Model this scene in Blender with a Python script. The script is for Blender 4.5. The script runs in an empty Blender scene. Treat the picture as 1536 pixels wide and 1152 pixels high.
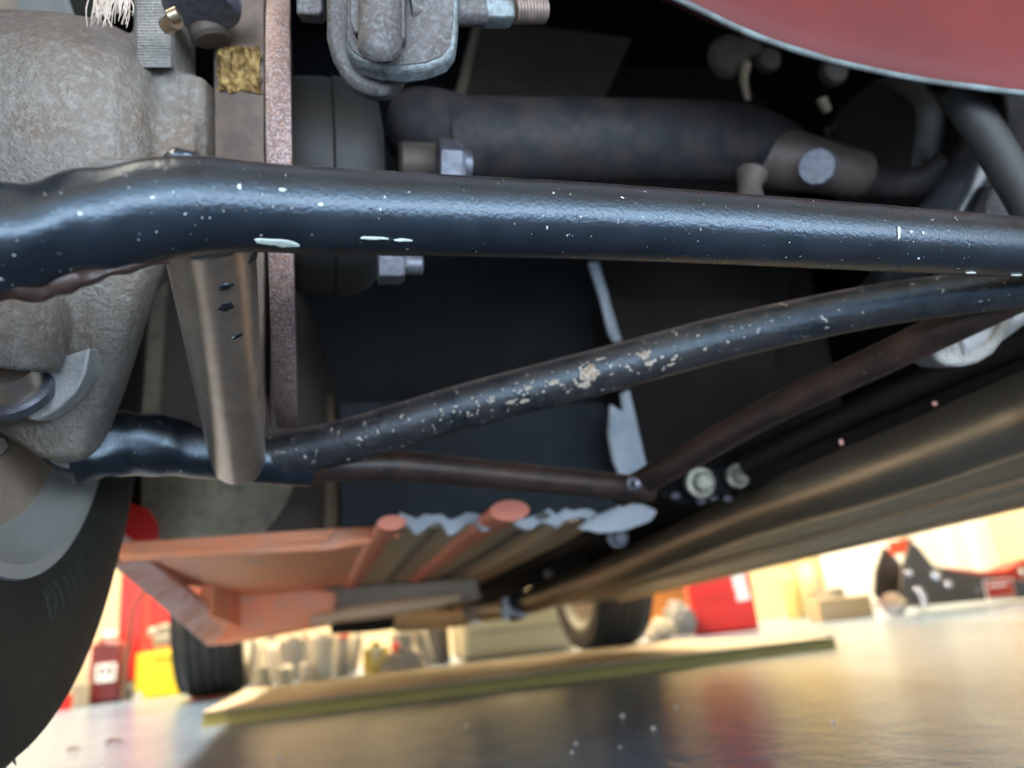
import bpy, bmesh, math, random
from mathutils import Vector, Matrix, noise as mnoise

random.seed(7)
SC = bpy.context.scene
COL = SC.collection
R = math.radians

# ------------------------------------------------------------------ camera
FPX = 1154.0
CAM = Vector((0, 0, .1))
YAW, PIT, ROL = R(15), R(17.6), R(6.0)
FW = Vector((math.sin(YAW)*math.cos(PIT), math.cos(YAW)*math.cos(PIT), math.sin(PIT)))
_r0 = Vector((math.cos(YAW), -math.sin(YAW), 0)); _u0 = _r0.cross(FW)
RT = _r0*math.cos(ROL) - _u0*math.sin(ROL)
UP = _u0*math.cos(ROL) + _r0*math.sin(ROL)

def ray(x, y): return FW + RT*((x-768)/FPX) - UP*((y-576)/FPX)
def at_d(x, y, d): return CAM + ray(x, y)*d
def at_y(x, y, Y): q = ray(x, y); return CAM + q*((Y-CAM.y)/q.y)
def at_z(x, y, Z): q = ray(x, y); return CAM + q*((Z-CAM.z)/q.z)
def at_x(x, y, X): q = ray(x, y); return CAM + q*((X-CAM.x)/q.x)

cd = bpy.data.cameras.new('camera'); co = bpy.data.objects.new('camera', cd); COL.objects.link(co)
m3 = Matrix((RT, UP, -FW)).transposed()
co.matrix_world = Matrix.Translation(CAM) @ m3.to_4x4()
cd.sensor_width = 36; cd.lens = FPX/1536*36
cd.clip_start = .01; cd.clip_end = 60
cd.dof.use_dof = True; cd.dof.focus_distance = .30; cd.dof.aperture_fstop = 7.2
SC.camera = co

# ------------------------------------------------------------------ light
w = bpy.data.worlds.new('daylight'); SC.world = w; w.use_nodes = True
bgn = w.node_tree.nodes['Background']
bgn.inputs[0].default_value = (.62, .80, 1.0, 1); bgn.inputs[1].default_value = 1.7

def area(name, loc, rot, sx, sy, power, col):
    l = bpy.data.lights.new(name, 'AREA'); l.shape = 'RECTANGLE'; l.size = sx; l.size_y = sy
    l.energy = power; l.color = col
    o = bpy.data.objects.new(name, l); COL.objects.link(o); o.location = loc; o.rotation_euler = rot
    return o
sl = bpy.data.lights.new('sun', 'SUN'); sl.energy = 52; sl.angle = R(.6); sl.color = (.82, .91, 1)
so = bpy.data.objects.new('sun', sl); COL.objects.link(so); so.location = (0, -4, 6); so.rotation_euler = (R(26), R(-12), 0)
area('ceiling_lamp_warm', (1.7, 3.7, 2.4), (0, 0, 0), 3.2, .25, 250, (1, .80, .50))
area('ceiling_lamp_warm', (-.95, 1.7, 2.4), (0, 0, 0), .25, 3.4, 165, (1, .88, .70))

SC.view_settings.view_transform = 'Standard'; SC.view_settings.look = 'None'
SC.view_settings.exposure = 1.0; SC.view_settings.gamma = 1
SC.view_settings.use_curve_mapping = False

# ------------------------------------------------------------------ materials
def mat(name, c1, c2=None, scale=40, rough=.5, metal=0., bump=0., bscale=300, spec=.5,
        speck=None, dust=None, rough2=None, fine=None, detail=5, ramp=(.38, .62), stretch=None, coat=0., bdist=.0006, tint=None):
    m = bpy.data.materials.new(name); m.use_nodes = True
    nt = m.node_tree; N = nt.nodes; L = nt.links
    b = N['Principled BSDF']
    b.inputs['Metallic'].default_value = metal; b.inputs['Roughness'].default_value = rough
    b.inputs['Specular IOR Level'].default_value = spec
    if tint: b.inputs['Specular Tint'].default_value = (*tint, 1)
    if coat: b.inputs['Coat Weight'].default_value = coat; b.inputs['Coat Roughness'].default_value = .15
    tc = N.new('ShaderNodeTexCoord'); co_ = tc.outputs['Object']
    if stretch:
        mp = N.new('ShaderNodeMapping'); mp.inputs['Scale'].default_value = stretch
        L.new(co_, mp.inputs['Vector']); co_ = mp.outputs['Vector']
    def nz(s, d=detail):
        n = N.new('ShaderNodeTexNoise'); n.inputs['Scale'].default_value = s; n.inputs['Detail'].default_value = d
        n.inputs['Roughness'].default_value = .62
        L.new(co_, n.inputs['Vector']); return n.outputs['Fac']
    def mr(sock, a, c):
        n = N.new('ShaderNodeMapRange'); n.inputs['From Min'].default_value = a; n.inputs['From Max'].default_value = c
        L.new(sock, n.inputs['Value']); return n.outputs['Result']
    def mix(f, a, c):
        n = N.new('ShaderNodeMix'); n.data_type = 'RGBA'; L.new(f, n.inputs['Factor'])
        for s, v in ((n.inputs['A'], a), (n.inputs['B'], c)):
            if isinstance(v, (tuple, list)): s.default_value = (*v[:3], 1)
            else: L.new(v, s)
        return n.outputs['Result']
    b.inputs['Base Color'].default_value = (*c1, 1)
    cur = c1; rcur = None
    if c2 is not None:
        f = mr(nz(scale), *ramp); cur = mix(f, c1, c2)
        if rough2 is not None:
            n = N.new('ShaderNodeMapRange'); n.inputs['To Min'].default_value = rough; n.inputs['To Max'].default_value = rough2
            L.new(f, n.inputs['Value']); rcur = n.outputs['Result']
    if fine:
        cur = mix(mr(nz(fine[1], 3), .45, .7), cur, fine[0])
    if dust:
        g = N.new('ShaderNodeNewGeometry'); s = N.new('ShaderNodeSeparateXYZ'); L.new(g.outputs['Normal'], s.inputs[0])
        a = mr(s.outputs['Z'], dust[1], dust[2]); k = N.new('ShaderNodeMath'); k.operation = 'MULTIPLY'
        L.new(a, k.inputs[0]); L.new(mr(nz(90), .25, .6), k.inputs[1])
        cur = mix(k.outputs[0], cur, dust[0])
        n = N.new('ShaderNodeMapRange'); n.inputs['To Min'].default_value = rough; n.inputs['To Max'].default_value = .9
        L.new(k.outputs[0], n.inputs['Value']); rcur = n.outputs['Result']
    if speck:
        cur = mix(mr(nz(speck[1], 2), speck[2], speck[2]+.03), cur, speck[0])
    if not isinstance(cur, (tuple, list)): L.new(cur, b.inputs['Base Color'])
    if rcur is not None: L.new(rcur, b.inputs['Roughness'])
    if bump:
        bn = N.new('ShaderNodeBump'); bn.inputs['Strength'].default_value = bump; bn.inputs['Distance'].default_value = bdist
        L.new(nz(bscale, 4), bn.inputs['Height']); L.new(bn.outputs['Normal'], b.inputs['Normal'])
    return m

M = {}
M['arm_black'] = mat('black arm paint', (.007, .0085, .012), (.013, .016, .022), 60, .20, 0, .45, 700,
                     speck=((.60, .62, .60), 520, .715), bdist=.0006, dust=((.24, .19, .17), .72, 1.0), rough2=.29, spec=.9, tint=(.68, .85, 1))  # blue specular tint paints a cool daylight sheen into the black paint
M['arm_brown'] = mat('brown black arm paint', (.016, .011, .010), (.045, .024, .018), 60, .42, 0, .3, 500,
                     speck=((.4, .38, .36), 300, .74), dust=((.20, .15, .12), .7, 1))
M['arm_rust'] = mat('mottled black arm paint with rust bloom', (.008, .0095, .013), (.030, .026, .026), 45, .30, 0, .7, 420,
                    speck=((.36, .33, .29), 260, .665), dust=((.19, .14, .115), .55, .95), rough2=.6, spec=.7, fine=((.035, .034, .036), 150), bdist=.0008, tint=(.68, .85, 1))  # blue tint paints the same cool highlight colour into this paint
M['chip'] = mat('pale green primer chip', (.45, .55, .48), (.62, .66, .60), 300, .8, 0, .5, 900)
M['rust_chip'] = mat('rust blister', (.20, .125, .08), (.36, .33, .27), 500, .85, 0, .9, 700)
M['bare_steel'] = mat('brushed bare steel', (.60, .49, .41), (.72, .61, .52), 90, .30, .92, .12, 500,
                      stretch=(1, 1, 1), rough2=.38)
M['cast'] = mat('sand cast alloy', (.30, .30, .28), (.46, .45, .42), 45, .58, .25, .9, 520, fine=((.20, .18, .16), 800), bdist=.0009)
M['cast_dusty'] = mat('sand cast alloy with brown dust', (.225, .213, .19), (.19, .145, .113), 22, .5, .25, 1., 520,
                      fine=((.29, .278, .25), 260), bdist=.0014, dust=((.17, .125, .11), .1, .75))
M['cast_light'] = mat('raw pale alloy', (.52, .53, .53), (.40, .41, .40), 120, .45, .35, .9, 600)
M['rust_rim'] = mat('rusty disc rim', (.13, .085, .075), (.22, .13, .10), 260, .55, .35, .8, 900, fine=((.33, .275, .275), 700))
M['disc_face'] = mat('brown disc face', (.085, .062, .052), (.13, .095, .075), 60, .42, .6, .25, 400)
M['gold_grease'] = mat('golden grease', (.13, .075, .022), (.34, .22, .08), 130, .32, .6, 1., 260, bdist=.002)
M['rubber_cpl'] = mat('coupling rubber', (.014, .0145, .0135), (.020, .020, .0185), 60, .62, 0, .15, 300)
M['shaft'] = mat('dusty dark shaft', (.009, .0095, .0115), (.022, .022, .026), 30, .66, .0, .2, 300, spec=.3, fine=((.032, .023, .02), 60))
M['brown_steel'] = mat('brown dirty steel', (.06, .045, .038), (.09, .07, .06), 50, .6, .3, .3, 300)
M['zinc'] = mat('dull zinc bolt', (.14, .148, .178), (.09, .094, .11), 200, .45, .6, .5, 500)
M['zinc_warm'] = mat('tarnished zinc bolt', (.32, .33, .28), (.2, .18, .14), 150, .45, .6, .4, 500)
M['bracket'] = mat('old grey bracket steel', (.06, .05, .05), (.09, .08, .078), 70, .6, .4, .8, 500, fine=((.125, .135, .135), 500))
M['bracket_edge'] = mat('blue grey bracket edge', (.16, .19, .20), (.085, .09, .09), 200, .42, .5, .8, 500)
M['thread'] = mat('brown threaded rod', (.20, .15, .125), (.13, .10, .09), 200, .5, .5, .3, 500)
M['brass'] = mat('dull brass', (.45, .36, .26), (.3, .22, .15), 200, .35, .9, .3, 500)
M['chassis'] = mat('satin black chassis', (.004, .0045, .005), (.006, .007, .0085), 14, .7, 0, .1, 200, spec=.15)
M['chassis_blue'] = mat('blue tinged black chassis', (.011, .015, .020), (.017, .023, .030), 14, .7, 0, .1, 200, spec=.3)  # bluer and paler than the plain black chassis
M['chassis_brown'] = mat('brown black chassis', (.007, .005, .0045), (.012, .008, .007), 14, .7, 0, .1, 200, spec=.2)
M['sealant'] = mat('pale blue grey sealant', (.30, .345, .40), (.42, .455, .50), 30, .8, 0, .3, 200)
M['fibreglass'] = mat('brown fibreglass', (.070, .050, .035), (.045, .034, .026), 12, .7, 0, .2, 120)
M['liner'] = mat('tan dusty liner', (.26, .20, .14), (.20, .155, .11), 12, .8)
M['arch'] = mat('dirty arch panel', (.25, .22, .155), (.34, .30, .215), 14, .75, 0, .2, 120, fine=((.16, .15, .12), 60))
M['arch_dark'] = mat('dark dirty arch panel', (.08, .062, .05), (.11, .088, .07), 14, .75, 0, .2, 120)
M['tan_flange'] = mat('tan flange', (.24, .19, .13), (.18, .14, .10), 30, .7)
M['pan_red'] = mat('red oxide floor paint', (.92, .30, .13), (.82, .31, .15), 10, .5, 0, .2, 60, fine=((.66, .32, .21), 25))
M['pan_tan'] = mat('tan scuffed floor', (.52, .39, .23), (.60, .40, .26), 9, .5, 0, .2, 60)
M['pan_brown'] = mat('dark grey floor', (.045, .05, .055), (.075, .075, .07), 9, .5)
M['pan_mid'] = mat('brown grey crossmember', (.16, .125, .085), (.22, .17, .115), 9, .5)
M['pan_pink'] = mat('pinkish scuffed sill', (.85, .58, .54), (.66, .28, .19), 18, .6)
M['red_rib'] = mat('bright red rib paint', (.80, .22, .13), (.68, .20, .12), 20, .45)
M['body_red'] = mat('dull red gelcoat', (.105, .0165, .0155), (.080, .014, .0135), 7, .6, 0, .05, 200, spec=.2, speck=((.6, .5, .5), 60, .76))
M['body_edge'] = mat('raw grey glass fibre edge', (.12, .155, .16), (.06, .065, .065), 60, .6, 0, .5, 300)
M['exhaust'] = mat('dark exhaust steel', (.40, .33, .245), (.46, .375, .275), 8, .40, .9, .12, 120, stretch=(1, 1, 1))
M['tyre'] = mat('black tyre rubber', (.026, .026, .022), (.036, .036, .030), 25, .6, 0, .06, 400, spec=.4)
M['tyre_far'] = mat('grey black tyre rubber', (.030, .028, .026), (.04, .038, .036), 25, .6)
M['rim'] = mat('grey green wheel enamel', (.36, .38, .35), (.42, .42, .40), 20, .5, .1, .1, 300)
M['rim_dirty'] = mat('brown dusted wheel disc', (.34, .27, .21), (.42, .34, .26), 25, .65, 0, .2, 400)
M['hose'] = mat('black hose', (.010, .011, .013), (.016, .017, .02), 40, .32, 0, .1, 200)
M['floor'] = None
M['wall'] = mat('cream wall paint', (.56, .47, .30), (.52, .44, .28), 2, .7)
M['white_panel'] = mat('white ribbed sheet', (.84, .82, .76), rough=.5)
M['ceil'] = mat('grey ceiling board', (.30, .29, .27), rough=.8)
M['ply_top'] = mat('pale plywood face', (.50, .40, .27), (.44, .35, .23), 6, .6, stretch=(1, 8, 1))
M['ply_a'] = mat('olive plywood ply', (.15, .125, .03), (.19, .16, .045), 10, .7, stretch=(1, 6, 6))
M['ply_b'] = mat('pale olive plywood ply', (.44, .36, .11), (.37, .31, .09), 10, .7, stretch=(1, 6, 6))
M['red_box'] = mat('bright red plastic', (.62, .018, .008), (.56, .016, .008), 8, .4)
M['red_dark'] = mat('dark red plastic', (.11, .008, .007), (.14, .011, .009), 10, .4)
M['red_post'] = mat('red enamel', (.52, .02, .013), (.46, .018, .012), 8, .35)
M['orange'] = mat('orange brown card', (.40, .14, .022), (.36, .125, .022), 6, .7)
M['yellow'] = mat('bright yellow plastic', (.75, .55, .008), (.72, .52, .008), 8, .45)
M['pale_yellow'] = mat('pale yellow plastic', (.62, .47, .16), (.58, .44, .15), 8, .45)
M['cream'] = mat('cream plastic', (.55, .47, .29), (.52, .44, .27), 6, .55)
M['beige'] = mat('beige plastic', (.27, .23, .17), (.31, .27, .20), 15, .5)
M['beige_lt'] = mat('pale beige plastic', (.42, .36, .265), (.46, .40, .30), 15, .5)
M['grey_pl'] = mat('grey plastic', (.15, .14, .122), (.185, .17, .15), 15, .5)
M['dark_pl'] = mat('dark brown grey plastic', (.07, .06, .052), (.09, .08, .07), 15, .5)
M['rag'] = mat('crumpled grey cloth', (.24, .23, .21), (.34, .32, .29), 25, .9, 0, .5, 60)
M['white_rag'] = mat('crumpled white cloth', (.52, .44, .36), (.47, .40, .32), 25, .9, 0, .5, 60)
M['label_white'] = mat('white label', (.85, .84, .84), rough=.5)
M['glass_amber'] = mat('amber jar', (.55, .36, .06), (.45, .30, .06), 30, .12)
M['gold_lid'] = mat('shiny gold lid', (.95, .85, .5), rough=.12, metal=1)
M['jack_black'] = mat('black jack enamel', (.045, .038, .035), (.055, .047, .043), 10, .4)
M['jack_red'] = mat('red jack enamel', (.46, .025, .008), (.40, .02, .008), 10, .35)
M['steel'] = mat('bright steel', (.62, .62, .66), (.5, .5, .54), 60, .25, 1)
M['tan_wood'] = mat('tan timber', (.46, .34, .20), (.40, .30, .17), 6, .6, stretch=(1, 8, 8))
M['leaf'] = mat('brown dry leaf', (.13, .055, .015), (.18, .08, .02), 60, .8)
M['drive'] = mat('pale concrete drive', (.52, .53, .54), (.46, .47, .48), 3, .9)
M['grit'] = mat('white grit', (.75, .76, .74), rough=.8)
M['fibre'] = mat('dry fibre', (.42, .33, .26), (.55, .46, .38), 200, .8)

def floor_mat():
    m = bpy.data.materials.new('sealed concrete'); m.use_nodes = True
    nt = m.node_tree; N = nt.nodes; L = nt.links; b = N['Principled BSDF']
    tc = N.new('ShaderNodeTexCoord')
    def nz(s, d, st=None):
        n = N.new('ShaderNodeTexNoise'); n.inputs['Scale'].default_value = s; n.inputs['Detail'].default_value = d
        if st:
            mp = N.new('ShaderNodeMapping'); mp.inputs['Scale'].default_value = st; mp.inputs['Rotation'].default_value = (0, 0, R(15))
            L.new(tc.outputs['Object'], mp.inputs['Vector']); L.new(mp.outputs['Vector'], n.inputs['Vector'])
        else: L.new(tc.outputs['Object'], n.inputs['Vector'])
        return n.outputs['Fac']
    cr = N.new('ShaderNodeValToRGB'); L.new(nz(5, 6), cr.inputs['Fac'])
    cr.color_ramp.elements[0].position = .35; cr.color_ramp.elements[0].color = (.105, .160, .245, 1)
    cr.color_ramp.elements[1].position = .7; cr.color_ramp.elements[1].color = (.175, .23, .305, 1)
    L.new(cr.outputs['Color'], b.inputs['Base Color'])
    rr = N.new('ShaderNodeMapRange'); rr.inputs['To Min'].default_value = .15; rr.inputs['To Max'].default_value = .27
    L.new(nz(30, 5), rr.inputs['Value']); L.new(rr.outputs['Result'], b.inputs['Roughness'])
    b.inputs['Specular IOR Level'].default_value = .22
    b1 = N.new('ShaderNodeBump'); b1.inputs['Strength'].default_value = .6; b1.inputs['Distance'].default_value = .0026
    L.new(nz(70, 5, (1, 2.4, 1)), b1.inputs['Height'])
    b2 = N.new('ShaderNodeBump'); b2.inputs['Strength'].default_value = .55; b2.inputs['Distance'].default_value = .004
    L.new(nz(34, 3, (1.3, .8, 1)), b2.inputs['Height']); L.new(b1.outputs['Normal'], b2.inputs['Normal'])
    L.new(b2.outputs['Normal'], b.inputs['Normal'])
    return m
M['floor'] = floor_mat()

# ------------------------------------------------------------------ mesh helpers
ORG = {}
def V(*a): return Vector(a)

def put(name, verts, faces, m, parent=None, smooth=True, sharp=35, bevel=0, label=None, kind=None, solid=0):
    me = bpy.data.meshes.new(name)
    vs = [Vector(v) for v in verts]
    lo = Vector([min(v[i] for v in vs) for i in range(3)]); hi = Vector([max(v[i] for v in vs) for i in range(3)])
    org = (lo+hi)/2
    if parent is None: org.z = lo.z
    me.from_pydata([v-org for v in vs], [], faces); me.update()
    bm = bmesh.new(); bm.from_mesh(me); bmesh.ops.recalc_face_normals(bm, faces=bm.faces); bm.to_mesh(me); bm.free()
    if smooth: me.shade_smooth(); me.set_sharp_from_angle(angle=R(sharp))
    if isinstance(m, str): m = M[m]
    me.materials.append(m)
    o = bpy.data.objects.new(name, me); COL.objects.link(o)
    ORG[o] = org
    if parent is not None: o.parent = parent; o.location = org - ORG[parent]
    else: o.location = org
    if bevel:
        md = o.modifiers.new('bevel', 'BEVEL'); md.width = bevel; md.segments = 2; md.limit_method = 'ANGLE'
    if solid:
        md = o.modifiers.new('solid', 'SOLIDIFY'); md.thickness = solid; md.offset = 0
    if label: o['label'] = label
    if kind: o['kind'] = kind
    return o

def empty(name, loc, parent=None, label=None, cat=None, group=None):
    o = bpy.data.objects.new(name, None); COL.objects.link(o); o.empty_display_size = .05
    ORG[o] = Vector(loc)
    if parent is not None: o.parent = parent; o.location = ORG[o]-ORG[parent]
    else: o.location = loc
    if label: o['label'] = label
    if cat: o['category'] = cat
    if group: o['group'] = group
    return o

def tag(o, label, cat, group=None):
    o['label'] = label; o['category'] = cat
    if group: o['group'] = group
    return o

def join(*parts):
    vs, fs = [], []
    for v, f in parts:
        k = len(vs); vs += list(v); fs += [[i+k for i in q] for q in f]
    return vs, fs

def frame(ax):
    ax = Vector(ax).normalized()
    a = Vector((0, 0, 1)) if abs(ax.z) < .9 else Vector((1, 0, 0))
    u = ax.cross(a).normalized(); v = ax.cross(u).normalized()
    return ax, u, v

def crom(pts, n):
    out = []
    P = [pts[0]] + list(pts) + [pts[-1]]
    for i in range(1, len(P)-2):
        for k in range(n):
            t = k/n; a, b, c, d = P[i-1], P[i], P[i+1], P[i+2]
            out.append(.5*((2*b) + (c-a)*t + (2*a-5*b+4*c-d)*t*t + (3*b-a-3*c+d)*t*t*t))
    out.append(P[-2]); return out

def tube(pts, rad, n=28, sub=6, lump=0, lscale=60, lump_t=None):
    """round bar through pts (Vectors) with radii rad; optional lumpiness"""
    if not isinstance(rad, (list, tuple)): rad = [rad]*len(pts)
    if sub > 1:
        P = crom([Vector(p) for p in pts], sub); Rr = crom([Vector((r, 0, 0)) for r in rad], sub); Rr = [q.x for q in Rr]
    else: P, Rr = [Vector(p) for p in pts], list(rad)
    vs, fs = [], []
    u = None
    for i, p in enumerate(P):
        t = (P[min(i+1, len(P)-1)] - P[max(i-1, 0)]).normalized()
        if u is None: _, u, _ = frame(t)
        u = (u - t*u.dot(t)).normalized(); v = t.cross(u)
        for k in range(n):
            a = 2*math.pi*k/n; d = u*math.cos(a)+v*math.sin(a); r = Rr[i]
            if lump:
                s = lump if lump_t is None else lump*max(0, lump_t(i/(len(P)-1)))
                r *= 1 + s*mnoise.noise((p+d*r)*lscale)
            vs.append(p+d*r)
    m_ = len(P)
    for i in range(m_-1):
        for k in range(n):
            fs.append([i*n+k, i*n+(k+1) % n, (i+1)*n+(k+1) % n, (i+1)*n+k])
    fs.append(list(range(n))[::-1]); fs.append([(m_-1)*n+k for k in range(n)])
    return vs, fs

def lathe(prof, c, ax, n=48, lobes=0, lamp=0, cap=True):
    """prof = [(radius, along axis)]"""
    ax, u, v = frame(ax); c = Vector(c); vs, fs = [], []
    for r, t in prof:
        for k in range(n):
            a = 2*math.pi*k/n; rr = r*(1+lamp*math.cos(lobes*a)) if lobes else r
            vs.append(c+ax*t+(u*math.cos(a)+v*math.sin(a))*rr)
    for i in range(len(prof)-1):
        for k in range(n):
            fs.append([i*n+k, i*n+(k+1) % n, (i+1)*n+(k+1) % n, (i+1)*n+k])
    if cap:
        fs.append(list(range(n))[::-1]); fs.append([(len(prof)-1)*n+k for k in range(n)])
    return vs, fs

def cyl(p0, p1, r0, r1=None, n=24, ch=0):
    p0, p1 = Vector(p0), Vector(p1); L_ = (p1-p0).length; r1 = r0 if r1 is None else r1
    pr = [(r0, 0), (r1, L_)] if not ch else [(r0-ch, 0), (r0, ch), (r1, L_-ch), (r1-ch, L_)]
    return lathe(pr, p0, p1-p0, n)

def hexa(p, ax, r, h):
    return lathe([(r, 0), (r, h*.8), (r*.86, h)], p, ax, 6)

def slab(outline, ext):
    """polygon outline (Vectors) extruded by ext"""
    n = len(outline); ext = Vector(ext)
    vs = [Vector(p) for p in outline] + [Vector(p)+ext for p in outline]
    fs = [list(range(n))[::-1], [n+i for i in range(n)]] + [[i, (i+1) % n, n+(i+1) % n, n+i] for i in range(n)]
    return vs, fs

def box(c, h, rz=0, rx=0, ry=0):
    rm = Matrix.Rotation(rz, 3, 'Z') @ Matrix.Rotation(ry, 3, 'Y') @ Matrix.Rotation(rx, 3, 'X')
    c = Vector(c); vs = [c + rm @ Vector((h[0]*sx, h[1]*sy, h[2]*sz)) for sx in (-1, 1) for sy in (-1, 1) for sz in (-1, 1)]
    fs = [[0, 1, 3, 2], [4, 6, 7, 5], [0, 4, 5, 1], [2, 3, 7, 6], [0, 2, 6, 4], [1, 5, 7, 3]]
    return vs, fs

def grid(rows):
    """rows of Vectors -> quad sheet"""
    n = len(rows[0]); vs = [p for r in rows for p in r]; fs = []
    for i in range(len(rows)-1):
        for k in range(n-1): fs.append([i*n+k, i*n+k+1, (i+1)*n+k+1, (i+1)*n+k])
    return vs, fs

def blob(c, r, n=24, amp=.25, sc=3, seed=0):
    """lumpy squashed ball resting on its base"""
    c = Vector(c); vs, fs = [], []
    for i in range(n+1):
        th = math.pi*i/n
        for k in range(2*n):
            a = math.pi*k/n; d = Vector((math.sin(th)*math.cos(a), math.sin(th)*math.sin(a), math.cos(th)))
            s = 1+amp*mnoise.fractal(d*sc+Vector((seed, 0, 0)), .9, 2, 4)
            p = Vector((d.x*r[0], d.y*r[1], d.z*r[2]))*s
            p.z = max(p.z, -r[2]*.75); vs.append(c+p)
    w_ = 2*n
    for i in range(n):
        for k in range(w_): fs.append([i*w_+k, i*w_+(k+1) % w_, (i+1)*w_+(k+1) % w_, (i+1)*w_+k])
    return vs, fs

def px(pts, d): return [at_d(x, y, d) for x, y in pts]
def pxY(pts, Y): return [at_y(x, y, Y) for x, y in pts]

# ------------------------------------------------------------------ the room
def struct(name, verts, faces, m, **k):
    o = put(name, verts, faces, m, smooth=False, **k); o['kind'] = 'structure'; return o
XL, XR, YB, YF, ZC = -2.2, 4.4, -.80, 4.5, 2.5
struct('floor', *box(((XL+XR)/2, (YB+YF)/2, -.05), ((XR-XL)/2, (YF-YB)/2, .05)), 'floor')
struct('wall_front', *box(((XL+XR)/2, YF+.06, ZC/2), ((XR-XL)/2, .06, ZC/2)), 'wall')
struct('wall_left', *box((XL-.06, (YB+YF)/2, ZC/2), (.06, (YF-YB)/2, ZC/2)), 'wall')
struct('wall_right', *box((XR+.06, (YB+YF)/2, ZC/2), (.06, (YF-YB)/2, ZC/2)), 'wall')
struct('ceiling', *box(((XL+XR)/2, (YB+YF)/2, ZC+.05), ((XR-XL)/2, (YF-YB)/2, .05)), 'ceil')

# half raised garage door behind, pale drive outside
struct('door_1', *box(((XL+XR)/2, YB-.03, (ZC+.80)/2), ((XR-XL)/2, .03, (ZC-.80)/2)), 'ceil')
struct('ground', *box(((XL+XR)/2, YB-4, -.06), (6, 4, .05)), 'drive')

# ------------------------------------------------------------------ the car
CX = .28
car = empty('car', (CX, 1.4, 0), None, 'dull red sports car seen from beneath its rear suspension', 'car')

# --- wishbone
arm = empty('rear_wishbone', at_d(850, 500, .4), car, 'black tubular rear suspension wishbone with chipped paint')
mt = [(-140, 392, .218, .0158), (-40, 372, .22, .0155), (60, 352, .223, .0155), (150, 332, .228, .0152), (230, 316, .233, .0152), (300, 309, .238, .0150), (380, 311, .245, .0142),
      (470, 316, .2535, .0141), (700, 325, .270, .0139), (900, 333, .286, .0139), (1200, 350, .314, .0139), (1536, 372, .357, .0139), (1720, 385, .385, .0139)]
put('main_tube', *tube([at_d(x, y, d) for x, y, d, r in mt], [r for *_, r in mt], 48, 14, .22, 85, lambda t: 1-t/.42), 'arm_black', arm,
    label='thick black tube spanning across in front')
put('weld_bead', *tube([at_d(-20, 442, .222), at_d(40, 432, .222), at_d(100, 424, .224), at_d(150, 408, .226), at_d(200, 397, .230), at_d(252, 388, .235)], [.0034, .0036, .0034, .0026, .0022, .0018], 14, 8, .6, 180), 'arm_brown', arm, label='ragged brown weld along the tube end')
put('weld_bead', *tube([at_d(246, 248, .240), at_d(262, 239, .242), at_d(284, 240, .244), at_d(302, 248, .245)], [.002, .0032, .0030, .002], 12, 6, .3, 300), 'arm_black', arm)
ie = at_d(1725, 385, .386)
put('inboard_eye', *cyl(ie+V(0, -.024, 0), ie+V(0, .024, 0), .021, n=36, ch=.002), 'arm_black', arm)
put('inboard_eye_bolt', *hexa(ie+V(0, -.024, 0), V(0, -1, 0), .010, .008), 'zinc', arm)
ct = [(308, 330, .248), (322, 420, .283), (340, 560, .352), (358, 690, .445)]
put('cross_tube', *tube([at_d(*p) for p in ct], [.0150, .0150, .0150, .0152], 36, 6), 'bare_steel', arm, label='bare brown steel cross tube with scratches')
put('weld_bead', *tube([at_d(252, 384, .262), at_d(275, 396, .2585), at_d(315, 398, .2575), at_d(350, 393, .2585), at_d(382, 380, .263)], .0022, 12, 6, .5, 300), 'arm_black', arm)
put('weld_bead', *tube([at_d(312, 668, .452), at_d(330, 692, .446), at_d(360, 698, .444), at_d(388, 688, .448), at_d(398, 664, .456)], .0028, 12, 6, .5, 300), 'arm_black', arm)
ft = [(96, 686, .418, .0165), (150, 668, .428, .0178), (230, 667, .437, .0172), (310, 680, .446, .0150), (400, 690, .456, .0142), (470, 698, .464, .0128)]
put('outer_tube', *tube([at_d(x, y, d) for x, y, d, r in ft], [r for *_, r in ft], 40, 14, .30, 70, lambda t: 1-t/.75), 'arm_black', arm)
dg = [(400, 688, .457, .0135), (480, 671, .456, .0135), (560, 651, .452, .0134), (700, 609, .446, .0133), (900, 557, .437, .0131), (1100, 504, .426, .0125), (1300, 461, .415, .0117), (1450, 440, .405, .0112), (1530, 432, .40, .011)]
put('diagonal_brace', *tube([at_d(x, y, d) for x, y, d, r in dg], [r for *_, r in dg], 36, 8), 'arm_rust', arm, label='black diagonal brace tube with rust blisters')
fl = [(440, 700, .466), (520, 698, .482), (600, 699, .50), (760, 714, .55), (945, 731, .612), (975, 733, .622)]
put('front_leg', *tube([at_d(*p) for p in fl], [.0100]*6, 28, 6), 'arm_brown', arm)
it = [(930, 742, .64), (1000, 703, .60), (1150, 619, .535), (1300, 549, .475), (1450, 478, .425), (1545, 432, .398)]
put('inboard_tube', *tube([at_d(*p) for p in it], [.0105, .0105, .0102, .0100, .0098, .0098], 28, 6), 'arm_brown', arm, label='brown black inboard tube')
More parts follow.
